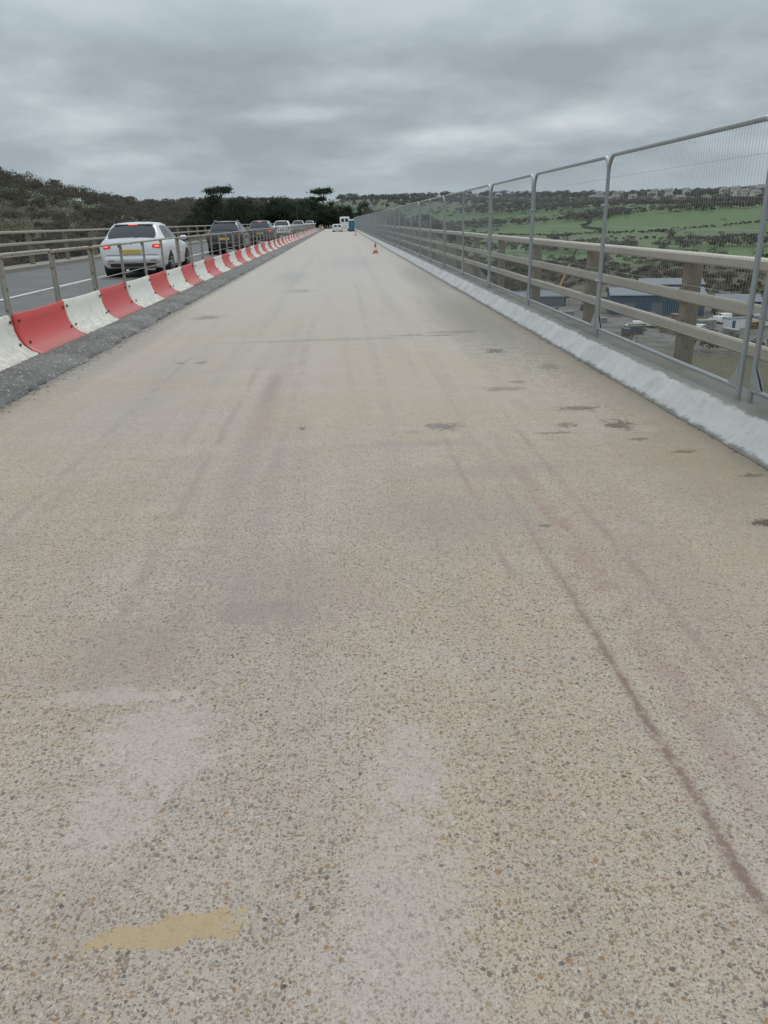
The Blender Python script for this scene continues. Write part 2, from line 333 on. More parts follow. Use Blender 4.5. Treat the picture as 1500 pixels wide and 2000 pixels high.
mk('kerb',V,F,M_kerb,smooth=True,angle=50,kind='structure')

# ------------------------------------------------------------ parapets
def parapet(x,zb,h,rails,sp,y_off,label,rw,drop):
    root=empty('parapet',(x,0,zb)); lab(root,label,'parapet')
    for z,hh,ww in rails:
        b=B(); L=Y1-Y0; b.box((0,(Y0+Y1)/2,z),(ww,L,hh),0,.014); b.obj('rail',M_rail,root,True,30)
    b=B(); b.box((0,0,(h-.07-drop)/2),(.13,.17,h-.07+drop),0,.012)
    for z,hh,ww in rails[1:]: b.box((-.075*rw,0,z),(.03,.12,hh+.05),0,.004)
    p0=b.obj('post',M_ppost,root,True,30)
    y=y_off; first=True
    while y<Y1:
        if first: p0.location=(.1*rw,y,0); first=False
        else:
            p=p0.copy(); p.parent=root; p.location=(.1*rw,y,0); COL.objects.link(p)
        y+=sp
    return root
parapet(3.27,.21,.97,[(.93,.085,.17),(.575,.105,.06),(.275,.105,.06)],3.1,1.35,'weathered tan metal bridge parapet with three rails on posts',1,.55)
parapet(-11.1,.33,1.12,[(1.10,.08,.13),(.72,.09,.06),(.36,.09,.06)],3.9,2.7,'weathered metal parapet along the open carriageway',-1,0)

# ------------------------------------------------------------ temporary fence panels
W=3.40;H=1.92;R=.16
pts=[(0,0,0),(0,0,H-R)]+[(0,R-R*math.cos(a),H-R+R*math.sin(a)) for a in np.linspace(.25,math.pi/2,6)]
pts+=[(0,W-R+R*math.sin(a),H-R+R*math.cos(a)) for a in np.linspace(0,math.pi/2-.25,6)]+[(0,W,H-R),(0,W,0)]
b=B(); b.tube(pts,.0205,10); b.tube([(0,0,.1),(0,W,.1)],.018,8)
for y0_,sg in((.02,1),(W-.02,-1)):
    for x in(-.012,.012):
        b.add([(x-.003,y0_,.115),(x-.003,y0_+sg*.13,.115),(x-.003,y0_,.27),(x+.003,y0_,.115),(x+.003,y0_+sg*.13,.115),(x+.003,y0_,.27)],[(0,2,1),(3,4,5),(0,1,4,3),(1,2,5,4),(2,0,3,5)])
FR=empty('fence_panel',(2.95,-1.45,.2))
fr=b.obj('frame',M_galv,FR,True,40)
b=B()
for i in range(1,int(W/.046)):
    y=i*.046; z1=H-.02
    if y<R: z1=H-R+math.sqrt(max(0,R*R-(R-y)**2))
    if W-y<R: z1=H-R+math.sqrt(max(0,R*R-(R-W+y)**2))
    b.tube([(.012,y,.1),(.012,y,z1)],.0011,3)
for z in(.35,.75,1.2,1.70): b.tube([(.016,0,z),(.016,W,z)],.0018,3)
wm=b.obj('wire_mesh',M_wire,FR)
for z in (.62,1.42):
    b=B(); b.box((.0,W+.05,z),(.052,.13,.03),0,.008); b.lathe([(.011,-.04),(.011,.045)],8,(0,W+.05,z),'x'); b.obj('coupler_clamp',M_galv,FR,True,30)
lab(FR,'galvanised temporary mesh fence panel with rounded corners on plinth','fence','temporary fence panels along the bridge edge')
for i in range(1,50):
    y=-1.45+3.5*i
    c=children_copy(FR,(2.95+random.uniform(-.02,.02),y,.2)); 
    c.rotation_euler=(random.uniform(-.002,.002),random.uniform(-.01,.015),random.uniform(-.004,.004))

# ------------------------------------------------------------ left plastic barrier sections
PW=1.75
prof=[(.26,.0),(.245,.02),(.17,.05),(.10,.105),(.05,.18),(.018,.27),(.004,.37),(.0,.455),(-.012,.475),(-.035,.475),(-.05,.455),(-.05,.0)]
def barrier(matl):
    root=empty('barrier_section')
    V=[];F=[];K=len(prof); cuts=[0,.02,.1,PW*.33,PW*.66,PW-.1,PW-.02,PW-.008]
    for y in cuts:
        e=1 if y in(.02,.1,PW*.33,PW*.66,PW-.1,PW-.02) else .0
        sag=-.014*math.sin(math.pi*y/PW)
        for i,(a,z) in enumerate(prof):
            ins=0 if e else .012
            V.append((a-(ins if i<9 else 0), y, z-(ins if z>.3 else 0)+sag*(z/.47)))
    for i in range(len(cuts)-1):
        for k in range(K-1): F.append((i*K+k,i*K+K+k,i*K+K+k+1,i*K+k+1))
    F.append(tuple(range(K))); F.append(tuple(range((len(cuts)-1)*K,len(cuts)*K))[::-1])
    mk('shell',V,F,matl,root,True,45)
    for y,a,z in((.1,.008,.39),(PW-.1,.008,.39),(.12,.09,.13),(PW-.12,.09,.13)):
        q=B(); q.lathe([(.021,0),(.02,.008),(.009,.014),(.009,.02)],8,(a,y,z),'x'); q.obj('bolt',M_rust,root,True)
    return root
bR=barrier(M_red); bW=barrier(M_whi)
gB='red and white barrier sections along the works edge'
lab(bR,'scuffed red plastic curved barrier section on rough surfacing','barrier',gB)
lab(bW,'dirty white plastic curved barrier section on rough surfacing','barrier',gB)
BX=-3.96
for k in range(-3,72):
    y=9.66+PW*k; src=bR if k%2==0 else bW
    loc=(BX+random.uniform(-.018,.018),y,.105)
    if k==-3: bW.location=loc
    elif k==-2: bR.location=loc
    else:
        c=children_copy(src,loc); c.rotation_euler=(random.uniform(-.005,.005),random.uniform(-.04,.04),random.uniform(-.01,.01))
HR=empty('handrail_section',(BX-.03,9.66-2*PW,.12))
hw=PW-.07
b=B(); b.tube([(0,.035,1.12),(0,.035+hw,1.12)],.021,8); b.obj('top_rail',M_hand,HR,True)
for y in(.035,.035+hw):
    b=B(); b.box((0,y,.56),(.042,.042,1.12),0,.006); b.obj('post',M_hand,HR,True)
b=B(); b.tube([(0,.05,.62),(0,hw,.62)],.008,6); b.obj('lower_rail',M_hand,HR,True)
b=B(); b.box((.0,.0,1.085),(.05,.11,.04),0,.008); b.obj('joint_clip',M_rust,HR,True)
lab(HR,'rusty galvanised handrail frame behind plastic barrier','railing','handrail frames behind the barrier')
for k in range(-3,72):
    if k==-2: continue
    c=children_copy(HR,(BX-.03+random.uniform(-.012,.012),9.66+PW*k,.12+random.uniform(-.012,.012))); c.rotation_euler=(random.uniform(-.006,.006),random.uniform(-.015,.015),random.uniform(-.006,.006))

# ------------------------------------------------------------ cars
HATCH=[(0.00,.35,.66,.71,.60,.64,.71),(0.04,.29,.77,.815,.80,.70,.88),(0.12,.26,.85,.885,.90,.725,.99),(0.26,.24,.865,.905,.925,.69,1.12),(0.42,.22,.87,.905,.94,.645,1.25),(0.57,.22,.87,.90,.945,.605,1.355),(0.72,.22,.87,.895,.945,.585,1.40),(1.1,.21,.87,.89,.945,.58,1.43),(1.5,.2,.87,.89,.945,.58,1.43),
 (1.95,.2,.87,.89,.94,.58,1.395),(2.35,.2,.87,.89,.93,.63,1.24),(2.92,.2,.87,.885,.91,.72,.985),(3.6,.2,.86,.87,.84,.68,.91),(4.05,.22,.82,.82,.74,.58,.80),(4.24,.26,.7,.7,.62,.5,.68),(4.3,.32,.56,.56,.5,.4,.54)]
VAN=[(0.0,.36,.8,.86,1.0,.80,1.85),(0.06,.3,.86,.92,1.05,.84,1.93),(.3,.28,.9,.94,1.05,.84,1.97),(2.8,.26,.9,.94,1.05,.83,1.96),(3.2,.26,.9,.94,1.05,.80,1.86),(3.9,.26,.9,.93,1.02,.76,1.22),(4.5,.26,.88,.9,.95,.7,1.08),(4.9,.3,.8,.8,.7,.6,.8),(5.0,.36,.66,.66,.5,.5,.62)]
def make_car(name,table,pm,loc,sz=(1,1,1),lit=True,rack=False,label='',van=False):
    T=np.array(table); f=lambda y,i: float(np.interp(y,T[:,0],T[:,i]))
    root=empty(name,loc)
    ysn=sorted(set(list(T[:,0])))
    V=[];F=[]
    for y in ysn:
        zb,wl,wb,zbl,wt,zt=[f(y,i) for i in range(1,7)]
        half=[(0,zb),(wl*.85,zb),(wl,zb+.1),(wb+.012,zb+(zbl-zb)*.55),(wb+.004,zbl-.06),(wb-.03,zbl),(wt+.035,zt-.055),(wt+.008,zt-.018),(wt-.04,zt+.003),(wt*.5,zt+.024),(0,zt+.032)]
        ring=half+[(-a,z) for a,z in half[-2:0:-1]]; K=len(ring)
        V+=[(a,y,z) for a,z in ring]
    for i in range(len(ysn)-1):
        for k in range(K): F.append((i*K+k,i*K+(k+1)%K,i*K+K+(k+1)%K,i*K+K+k))
    F.append(tuple(range(K))[::-1]); F.append(tuple(range((len(ysn)-1)*K,len(ysn)*K)))
    mk('body',V,F,pm,root,True,36)
    L=T[-1,0]
    def side(y,t,sg,o=.008):
        wb,zbl,wt,zt=f(y,3)-.03,f(y,4),f(y,5)+.035,f(y,6)-.055
        return (sg*(wb+(wt-wb)*t+o),y,zbl+(zt-zbl)*t+.004)
    def patch(nm,y0a,y0b,y1a,y1b,sg,t0=.1,t1=.95):
        V=[];F=[];n=7
        for i in range(n):
            for j in range(4):
                t=t0+(t1-t0)*j/3; ya=y0a+(y0b-y0a)*j/3; yb=y1a+(y1b-y1a)*j/3; V.append(side(ya+(yb-ya)*i/(n-1),t,sg))
        for i in range(n-1):
            for j in range(3):
                q=(i*4+j,i*4+4+j,i*4+5+j,i*4+1+j); F.append(q if sg>0 else q[::-1])
        mk(nm,V,F,M_glass,root,True)
    def top(nm,ya,yb,kx,dy,dz):
        V=[];F=[];ysx=[ya]+[v for v in T[:,0] if ya<v<yb]+[yb]; n=len(ysx)
        for i,y in enumerate(ysx):
            for j in range(9):
                s=-1+2*j/8; e=(.05 if i in(0,n-1) else 0)*(abs(s)>.9); w=f(y,5)*kx-e; V.append((s*w,y+dy,f(y,6)+.032*(1-s*s)+dz))
        for i in range(n-1):
            for j in range(8): F.append((i*9+j,i*9+j+1,i*9+10+j,i*9+9+j))
        mk(nm,V,F,M_glass,root,True)
    if not van:
        for sg in(1,-1):
            patch('side_window',.60,.90,1.28,1.28,sg); patch('side_window',1.36,1.36,2.62,2.08,sg)
        top('rear_window',.16,.55,.95,-.012,.012); top('windscreen',2.02,2.86,.92,.012,.012)
        b=B(); b.box((0,.605,1.40),(1.08,.17,.03),0,.01); b.obj('spoiler',pm,root,True)
        b=B(); b.box((0,.512,1.388),(.24,.02,.02)); b.obj('brake_light',M_lamp if lit else M_taild,root)
        b=B(); b.box((0,.045,.485),(1.56,.16,.22),0,.06); b.obj('bumper',pm,root,True,50)
        b=B(); b.box((0,.035,.345),(1.26,.10,.10),0,.02); b.obj('bumper_insert',M_blk,root,True)
        b=B(); b.box((0,.012,.606),(1.4,.03,.010)); b.obj('tailgate_gap',M_blk,root)
        for sg in (1,-1):
            b=B(); b.box((sg*.58,-.037,.46),(.18,.02,.025),0,.006); b.obj('reflector',M_refl,root,True)
        b=B(); b.tube([(-.5,.0,.30),(-.5,.2,.30)],.03,10); b.obj('exhaust',M_rim,root,True)
        b=B(); b.tube([(.02,.13,1.02),(.3,.19,1.09),(.34,.21,1.11)],.008,5); b.obj('rear_wiper',M_blk,root,True)
        wy=(.78,3.42)
    else:
        for sg in(1,-1): patch('side_window',3.05,3.1,3.75,3.3,sg)
        top('windscreen',3.2,3.86,.9,.014,.014); wy=(.9,3.9)
        for x in(.36,-.36):
            b=B(); b.box((x,-.0,1.5),(.5,.03,.45),0,.01); b.obj('rear_window',M_glass,root)
    for sg in(1,-1):
        b=B()
        if van: b.box((sg*.83,.02,1.1),(.1,.1,.4),0,.02)
        else:
            V=[(sg*.56,.000,.79),(sg*.755,.012,.765),(sg*.905,.23,.80),(sg*.91,.27,.885),(sg*.825,.055,.885),(sg*.58,.030,.875)]
            V2=[(sg*.56,.12,.79),(sg*.73,.12,.765),(sg*.85,.23,.80),(sg*.85,.27,.885),(sg*.77,.15,.885),(sg*.58,.14,.875)]
            b.add(V+V2,[(0,1,4,5),(1,2,3,4),(0,5,11,6),(5,4,10,11),(4,3,9,10),(3,2,8,9),(2,1,7,8),(1,0,6,7)])
        tl=b.obj('tail_light',M_tail if lit else M_taild,root)
        if lit and not van:
            b=B(); b.box((sg*.70,.010,.83),(.12,.03,.04),0,.012); b.obj('lamp_bulb',M_lamp,tl,True)
        b=B(); b.box((sg*.98,2.55,1.0),(.2,.12,.13),0,.035); b.box((sg*.9,2.57,.96),(.12,.05,.04)); b.obj('wing_mirror',pm,root,True)
        for y in wy:
            b=B(); b.lathe([(.375,sg*.5),(.375,sg*.912),(.33,sg*.912)],24,(0,y,.32),'x'); b.obj('wheel_arch',M_blk,root,True)
            wh=empty('wheel',(sg*.835,y,.31)); wh.parent=root
            b=B(); b.lathe([(.22,-.09),(.30,-.10),(.315,-.07),(.315,.07),(.30,.09),(.22,.088)] if sg>0 else [(.22,.09),(.30,.10),(.315,.07),(.315,-.07),(.30,-.09),(.22,-.088)],24,(0,0,0),'x'); b.obj('tyre',M_tyre,wh,True)
            b=B(); b.lathe([(.21,sg*.07),(.21,sg*.092),(.19,sg*.095),(.18,sg*.08),(.06,sg*.085),(.05,sg*.1)],16,(0,0,0),'x'); b.obj('rim',M_rim,wh,True)
        b=B(); b.box((sg*.55,L-.14,.62 if not van else .8),(.28,.12,.12),0,.03); b.obj('headlight',M_rim,root,True)
    b=B(); b.box((0,-.006 if not van else -.01,.69),(.50,.03,.11),0,.004); b.obj('number_plate',M_plate,root)
    if not van:
        b=B(); b.lathe([(.035,0),(.035,.012)],14,(0,0,0)); e=b.obj('badge',M_rim,root); e.rotation_euler=(math.radians(70),0,0); e.location=(0,.045,.89)
    if rack:
        for sg in(1,-1):
            b=B(); b.tube([(sg*.55,.85,1.42),(sg*.55,.92,1.48),(sg*.55,1.85,1.47),(sg*.55,1.92,1.41)],.014,6); b.obj('roof_rail',M_rim,root,True)
    root.scale=sz
    lab(root,label,'van') if van else lab(root,label,'car','cars queuing on the open carriageway')
    return root
make_car('hatchback_car',HATCH,M_cw,(-5.93,23.4,zc(-5.93)),(1.03,.98,1.03),True,False,'white hatchback car with lit brake lights on open carriageway')
make_car('estate_car',HATCH,M_cd,(-5.55,39.5,zc(-5.5)),(.96,1.0,1.05),False,True,'dark grey estate car with silver roof rails in queue')
make_car('hatchback_car',HATCH,M_cg,(-5.45,56,zc(-5.5)),(.98,1,1.07),True,False,'grey hatchback car with lit brake lights in queue')
make_car('hatchback_car',HATCH,M_cw,(-5.5,78,zc(-5.5)),(1,1,1.08),False,False,'white hatchback car further along the queue')
make_car('hatchback_car',HATCH,M_cs,(-5.45,108,zc(-5.5)),(1.02,1,1.1),False,False,'silver car near the end of the bridge')
make_car('hatchback_car',HATCH,M_cw,(-5.45,150,zc(-5.5)),(1.02,1,1.1),False,False,'small white car at the end of the queue')
make_car('works_van',VAN,M_cw,(-.35,127,.0),(.85,1,.56),False,False,'white works van parked on closed deck',True)
make_car('works_van',VAN,M_cw,(.85,134,.0),(.9,1,1.1),False,False,'taller white works van parked on closed deck',True)
M_teal=simple('teal_plastic',(.025,.11,.16),.6); 
root=empty('portable_toilet',(1.85,127,0)); lab(root,'blue portable toilet with white roof on closed deck','toilet')
b=B(); b.box((0,0,.84),(.88,.88,1.5),0,.05); b.obj('cabin',M_teal,root,True)
b=B(); b.box((0,0,1.63),(.94,.94,.1),0,.03); b.box((0,0,1.7),(.7,.7,.1),0,.04); b.obj('roof',M_cw,root,True)
b=B(); b.box((0,-.46,.85),(.66,.04,1.4),0,.01); b.obj('door',simple('blue_door',(.04,.17,.24),.6),root,True)
b=B(); b.box((0,0,.04),(.95,.95,.08)); b.obj('skid_base',M_blk,root)
M_or=simple('orange_cone_plastic',(.52,.11,.05),.6); M_ref=simple('white_reflective_sleeve',(.66,.66,.66),.5); M_cb=simple('yellow_cone_base',(.52,.30,.11),.6)
root=empty('traffic_cone',(1.72,40.2,.003))
b=B(); b.lathe([(.155,.04),(.125,.19),(.12,.2),(.083,.40),(.079,.41),(.035,.68),(.03,.70),(.02,.70)],20,mis=[0,0,1,0,0,0,0]); b.obj('cone_body',[M_or,M_ref],root,True,60)
b=B(); b.box((0,0,.022),(.44,.44,.04),0,.01); b.obj('base',M_cb,root,True)
lab(root,'orange traffic cone with white band on concrete deck','cone','traffic cones on the closed deck'); root.scale=(.8,.8,.7)
c2=children_copy(root,(1.75,92,.003))
root=empty('road_works_sign',(-2.7,128,0)); lab(root,'red triangular road works sign on a frame','sign')
b=B(); b.add([(-.4,0,.4),(.4,0,.4),(0,0,1.08),(-.4,.02,.4),(.4,.02,.4),(0,.02,1.08)],[(0,1,2),(3,5,4),(0,3,4,1),(1,4,5,2),(2,5,3,0)]); b.obj('sign_border',M_or,root)
b=B(); b.add([(-.22,-.006,.5),(.22,-.006,.5),(0,-.006,.9)],[(0,1,2)]); b.obj('sign_face',M_ref,root)
b=B(); b.tube([(-.3,.02,.02),(-.25,.02,.45)],.02,6); b.tube([(.3,.02,.02),(.25,.02,.45)],.02,6); b.tube([(0,.5,.02),(0,.02,.9)],.02,6); b.obj('frame',M_galv,root)
root=empty('street_lamp',(-10.9,215,0)); lab(root,'slim grey street lamp beside the road','street lamp')
b=B(); b.tube([(0,0,-1),(0,0,5.6)],.05,8,r2=.03); b.obj('column',M_ppost,root,True)
b=B(); b.tube([(0,0,5.55),(.2,0,5.75),(.5,0,5.8)],.03,6); b.box((.6,0,5.8),(.35,.16,.08),0,.02); b.obj('lamp_head',M_ppost,root,True)

# ------------------------------------------------------------ terrain
def sst(x,a,b):
    t=np.clip((x-a)/(b-a),0,1); return t*t*(3-2*t)
def TZ(x,y):
    x=np.asarray(x,float);y=np.asarray(y,float); r=np.hypot(x,y)
    zR=np.interp(r,[0,330,520,750,1000,1500,2500,7000],[-27,-27,-20,-6,9,33,46,60])
    zL=np.interp(r,[0,120,200,350,500,800,1500,7000],[-24,-24,-16,-2,8,17,32,60])
    ang=np.arctan2(x,np.maximum(y,-1e9)); w=sst(ang,-.08,.10)
    left_rise=sst(-ang,.20,.47)*(sst(r,240,520)*25)
    z=zL*(1-w)+zR*w+left_rise*(1-w)
    z=z+ sst(r,350,800)*(5*np.sin(x/170+1.3)*np.cos(y/230)+3*np.sin(x/71+y/90))*np.where(x<0,.5,1)+sst(r,100,300)*.8*np.sin(x/23)*np.cos(y/31)
    m=sst(y,140,185)*(1-sst(np.abs(x+6),22,62))*(1-sst(y,420,620))
    z=z*(1-m)+(-.45)*m
    u=(1-sst(np.abs(x+4),12,30))*(1-sst(y,135,160))*sst(y,-200,-150)
    return np.where((u>0),np.minimum(z,-14*u+z*(1-u)),z)
rs=np.concatenate([[0],np.geomspace(6,7000,190)]); an=np.concatenate([np.linspace(-.62,.62,320),np.linspace(.66,2*math.pi-.66,110)])
RR,AA=np.meshgrid(rs,an,indexing='ij'); XX=RR*np.sin(AA); YY=RR*np.cos(AA); ZZ=TZ(XX,YY)
na=len(an); V=np.stack([XX.ravel(),YY.ravel(),ZZ.ravel()],1)
F=[(i*na+j,i*na+(j+1)%na,(i+1)*na+(j+1)%na,(i+1)*na+j) for i in range(len(rs)-1) for j in range(na)]
m,g,b_=newmat('valley_ground'); P=g.n('ShaderNodeTexCoord').outputs['Object']
WPn=g.vm('ADD',P,g.n('ShaderNodeVectorMath',{'operation':'SCALE'},{0:g.noise(P,.006,2,out=1),'Scale':60}).outputs[0])[0]
v=g.vor(g.vm('MULTIPLY',WPn,(.8,1.1,1))[0],.0058); sp=g.n('ShaderNodeSeparateColor',None,{0:v.outputs['Color']})
fc=g.ramp(sp.outputs[0],[(0,(.078,.128,.044)),(.3,(.092,.142,.052)),(.55,(.083,.125,.048)),(.8,(.10,.125,.06)),(.94,(.12,.11,.068))],'CONSTANT')
fc=g.mix(g.mr(g.noise(P,.015,3,.5),.4,.7,0,.4),fc,(.09,.115,.055))
rr=g.n('ShaderNodeVectorMath',{'operation':'LENGTH'},{0:P}).outputs['Value']
scrub=g.mix(g.noise(P,.05,5,.7),(.08,.075,.04),(.12,.105,.065)); scrub=g.mix(g.mr(g.noise(P,.4,4),.4,.7,0,.5),scrub,(.06,.05,.03))
rn=g.m('ADD',rr,g.m('MULTIPLY',g.m('SUBTRACT',g.noise(P,.01,3),.5),90))
c=g.mix(g.mr(rn,420,450),scrub,fc)
c=g.mix(g.mr(rn,800,1300,0,.65),c,(.125,.14,.11))  # distance haze painted in: far fields fade to a pale grey-green
yard=g.mix(g.mr(g.noise(P,.10,5,.75),.35,.65),(.085,.08,.065),(.19,.18,.165)); yard=g.mix(g.mr(g.noise(P,.45,4,.7),.48,.62,0,.7),yard,(.07,.065,.04))
dd=g.vm('MULTIPLY',g.vm('SUBTRACT',P,(92,235,-27))[0],(1/56,1/75,.001))[0]
dl=g.m('ADD',g.n('ShaderNodeVectorMath',{'operation':'LENGTH'},{0:dd}).outputs['Value'],g.m('MULTIPLY',g.m('SUBTRACT',g.noise(P,.05,3),.5),.9))
c=g.mix(g.mr(dl,1.05,.95,0,.9),c,yard)
g.put(b_.inputs['Base Color'],c); b_.inputs['Roughness'].default_value=.95
mk('ground',V,F,m,smooth=True,angle=180,kind='structure')

# ------------------------------------------------------------ foliage
PAL={'bare':[(.135,.108,.088),(.155,.128,.107),(.118,.098,.08),(.132,.115,.088)],'ever':[(.044,.058,.032),(.05,.067,.037),(.058,.072,.041),(.038,.052,.03)],
     'olive':[(.09,.094,.055),(.105,.10,.062)]}
HZ=np.array([.23,.26,.28])  # distance haze tint, blended straight into the foliage colours
def leaf_cloud(C,size):
    n=len(C); a=rng.normal(size=(n,3)); a/=np.linalg.norm(a,axis=1)[:,None]; b=np.cross(a,rng.normal(size=(n,3))); b/=np.linalg.norm(b,axis=1)[:,None]
    s=size*(.5+rng.random((n,1))); v0=C-a*s*.5-b*s*.3; v1=C+a*s*.5-b*s*.25; v2=C+b*s*.55
    V=np.stack([v0,v1,v2],1).reshape(-1,3); F=np.arange(3*n).reshape(-1,3); return V,F
def set_col(o,cols):
    at=o.data.color_attributes.new('col','FLOAT_COLOR','CORNER')
    c=np.repeat(np.concatenate([cols,np.ones((len(cols),1))],1),3,axis=0); at.data.foreach_set('color',c.ravel().astype(np.float32))
def wood(name,P,heights,kinds,nleaf,lsize,label,haze=0,rk=.42,bright=1.):
    Cs=[];Vs=[]
    for (x,y,z),h,k in zip(P,heights,kinds):
        n=nleaf; R_=h*rk
        nc=4; cc=np.stack([rng.normal(size=nc)*R_*.38,rng.normal(size=nc)*R_*.38,h*(.50+.16*rng.random(nc))],1); rad=R_*(.45+.3*rng.random(nc))
        idx=rng.integers(0,nc,n); d=rng.normal(size=(n,3)); d/=np.linalg.norm(d,axis=1)[:,None]; d[:,2]=np.where(d[:,2]<-.3,-d[:,2],d[:,2])
        L=cc[idx]+d*(rad[idx]*(.78+.24*rng.random(n)))[:,None]*[1,1,.85]
        L[:,2]=np.abs(L[:,2]); pal=PAL[k]; base=np.array(pal[rng.integers(len(pal))])*random.uniform(.82,1.18)*bright
        f=(.70+.30*(d[:,2]+.3)+rng.normal(size=n)*.03+(idx%3-1)*.05)[:,None]  # top light painted into leaf colours: crowns paler above, darker below
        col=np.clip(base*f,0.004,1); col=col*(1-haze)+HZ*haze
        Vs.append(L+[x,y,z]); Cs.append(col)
    C=np.concatenate(Vs); V,F=leaf_cloud(C,lsize)
    o=mk(name,V,F.tolist(),M_leaf,kind='stuff'); set_col(o,np.concatenate(Cs)); lab(o,label,'woodland'); return o
def scatter(n,rmin,rmax,amin,amax,rej=None):
    out=[]
    while len(out)<n:
        r=math.sqrt(random.uniform(rmin**2,rmax**2)); a=random.uniform(amin,amax); x,y=r*math.sin(a),r*math.cos(a)
        if rej and rej(x,y): continue
        out.append((x,y,float(TZ(x,y))-.3))
    return out
def kinds(n,pb): return [('bare' if random.random()<pb else random.choice(['ever','olive'])) for _ in range(n)]
rejL=lambda x,y:(abs(x+6)<26 and 120<y<420) or ((x+188)**2/30**2+(y-450)**2/34**2<1)
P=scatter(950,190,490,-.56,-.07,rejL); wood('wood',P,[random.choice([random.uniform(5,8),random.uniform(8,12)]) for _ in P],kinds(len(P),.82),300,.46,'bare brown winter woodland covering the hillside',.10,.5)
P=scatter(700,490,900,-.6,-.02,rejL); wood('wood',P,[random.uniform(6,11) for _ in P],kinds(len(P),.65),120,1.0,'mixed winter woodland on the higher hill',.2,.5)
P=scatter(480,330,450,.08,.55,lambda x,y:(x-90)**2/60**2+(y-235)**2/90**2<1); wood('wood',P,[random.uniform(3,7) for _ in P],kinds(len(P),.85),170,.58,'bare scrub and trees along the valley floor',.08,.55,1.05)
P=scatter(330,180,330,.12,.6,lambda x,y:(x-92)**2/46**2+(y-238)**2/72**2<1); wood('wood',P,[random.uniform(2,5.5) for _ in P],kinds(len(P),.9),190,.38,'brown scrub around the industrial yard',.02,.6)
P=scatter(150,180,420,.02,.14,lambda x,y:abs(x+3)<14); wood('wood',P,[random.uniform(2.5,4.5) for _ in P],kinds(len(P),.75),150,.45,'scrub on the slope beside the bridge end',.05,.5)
hed=[]
def hedge(a0,r0,a1,r1,sp=2.4):
    x0,y0,x1,y1=r0*math.sin(a0),r0*math.cos(a0),r1*math.sin(a1),r1*math.cos(a1); L=math.hypot(x1-x0,y1-y0)
    for i in range(int(L/sp)):
        t=(i+random.random()*.6)*sp/L; x,y=x0+(x1-x0)*t+random.uniform(-1,1)+5*math.sin(t*9+r0),y0+(y1-y0)*t+random.uniform(-1,1)+6*math.sin(t*7+r1); hed.append((x,y,float(TZ(x,y))-.9))
for q in [(.10,600,.33,585),(.33,615,.55,650),(.10,735,.35,700),(.35,700,.55,765),(.25,590,.27,715),(.40,625,.38,720),(.31,710,.29,860),(.08,880,.5,900)]: hedge(*q)
wood('hedge',hed,[random.uniform(1.8,3.4) if random.random()<.95 else random.uniform(5,8) for _ in hed],kinds(len(hed),.6),52,.75,'hedgerows with trees dividing the green fields',.12,.6,1.0)
cl=[]
for ang,rr_,nn,sa_,sr_ in [(.12,620,120,.03,14),(.16,840,170,.05,16),(.31,860,120,.03,14),(.44,860,150,.035,16),(.5,950,200,.05,20),(.27,960,240,.06,20),(.37,1040,260,.06,22),(.2,1000,150,.05,20),(.08,720,90,.03,16),(.3,520,110,.05,12),(.45,540,60,.03,10)]:
    for _ in range(nn):
        a=ang+random.gauss(0,sa_); r=rr_+random.gauss(0,sr_); x,y=r*math.sin(a),r*math.cos(a); cl.append((x,y,float(TZ(x,y))-.3))
wood('wood',cl,[random.uniform(4,8) for _ in cl],kinds(len(cl),.75),60,1.0,'small copses between the fields',.2,.55,1.1)
P=scatter(1500,1050,1800,.0,.6); wood('wood',P,[random.uniform(6,12) for _ in P],kinds(len(P),.65),50,1.8,'distant wooded ridge beyond the fields',.34,.6,1.1)
P=scatter(600,1900,2600,-.6,.6); wood('wood',P,[random.uniform(8,14) for _ in P],kinds(len(P),.5),45,3.5,'hazy far wooded skyline',.46,.7)

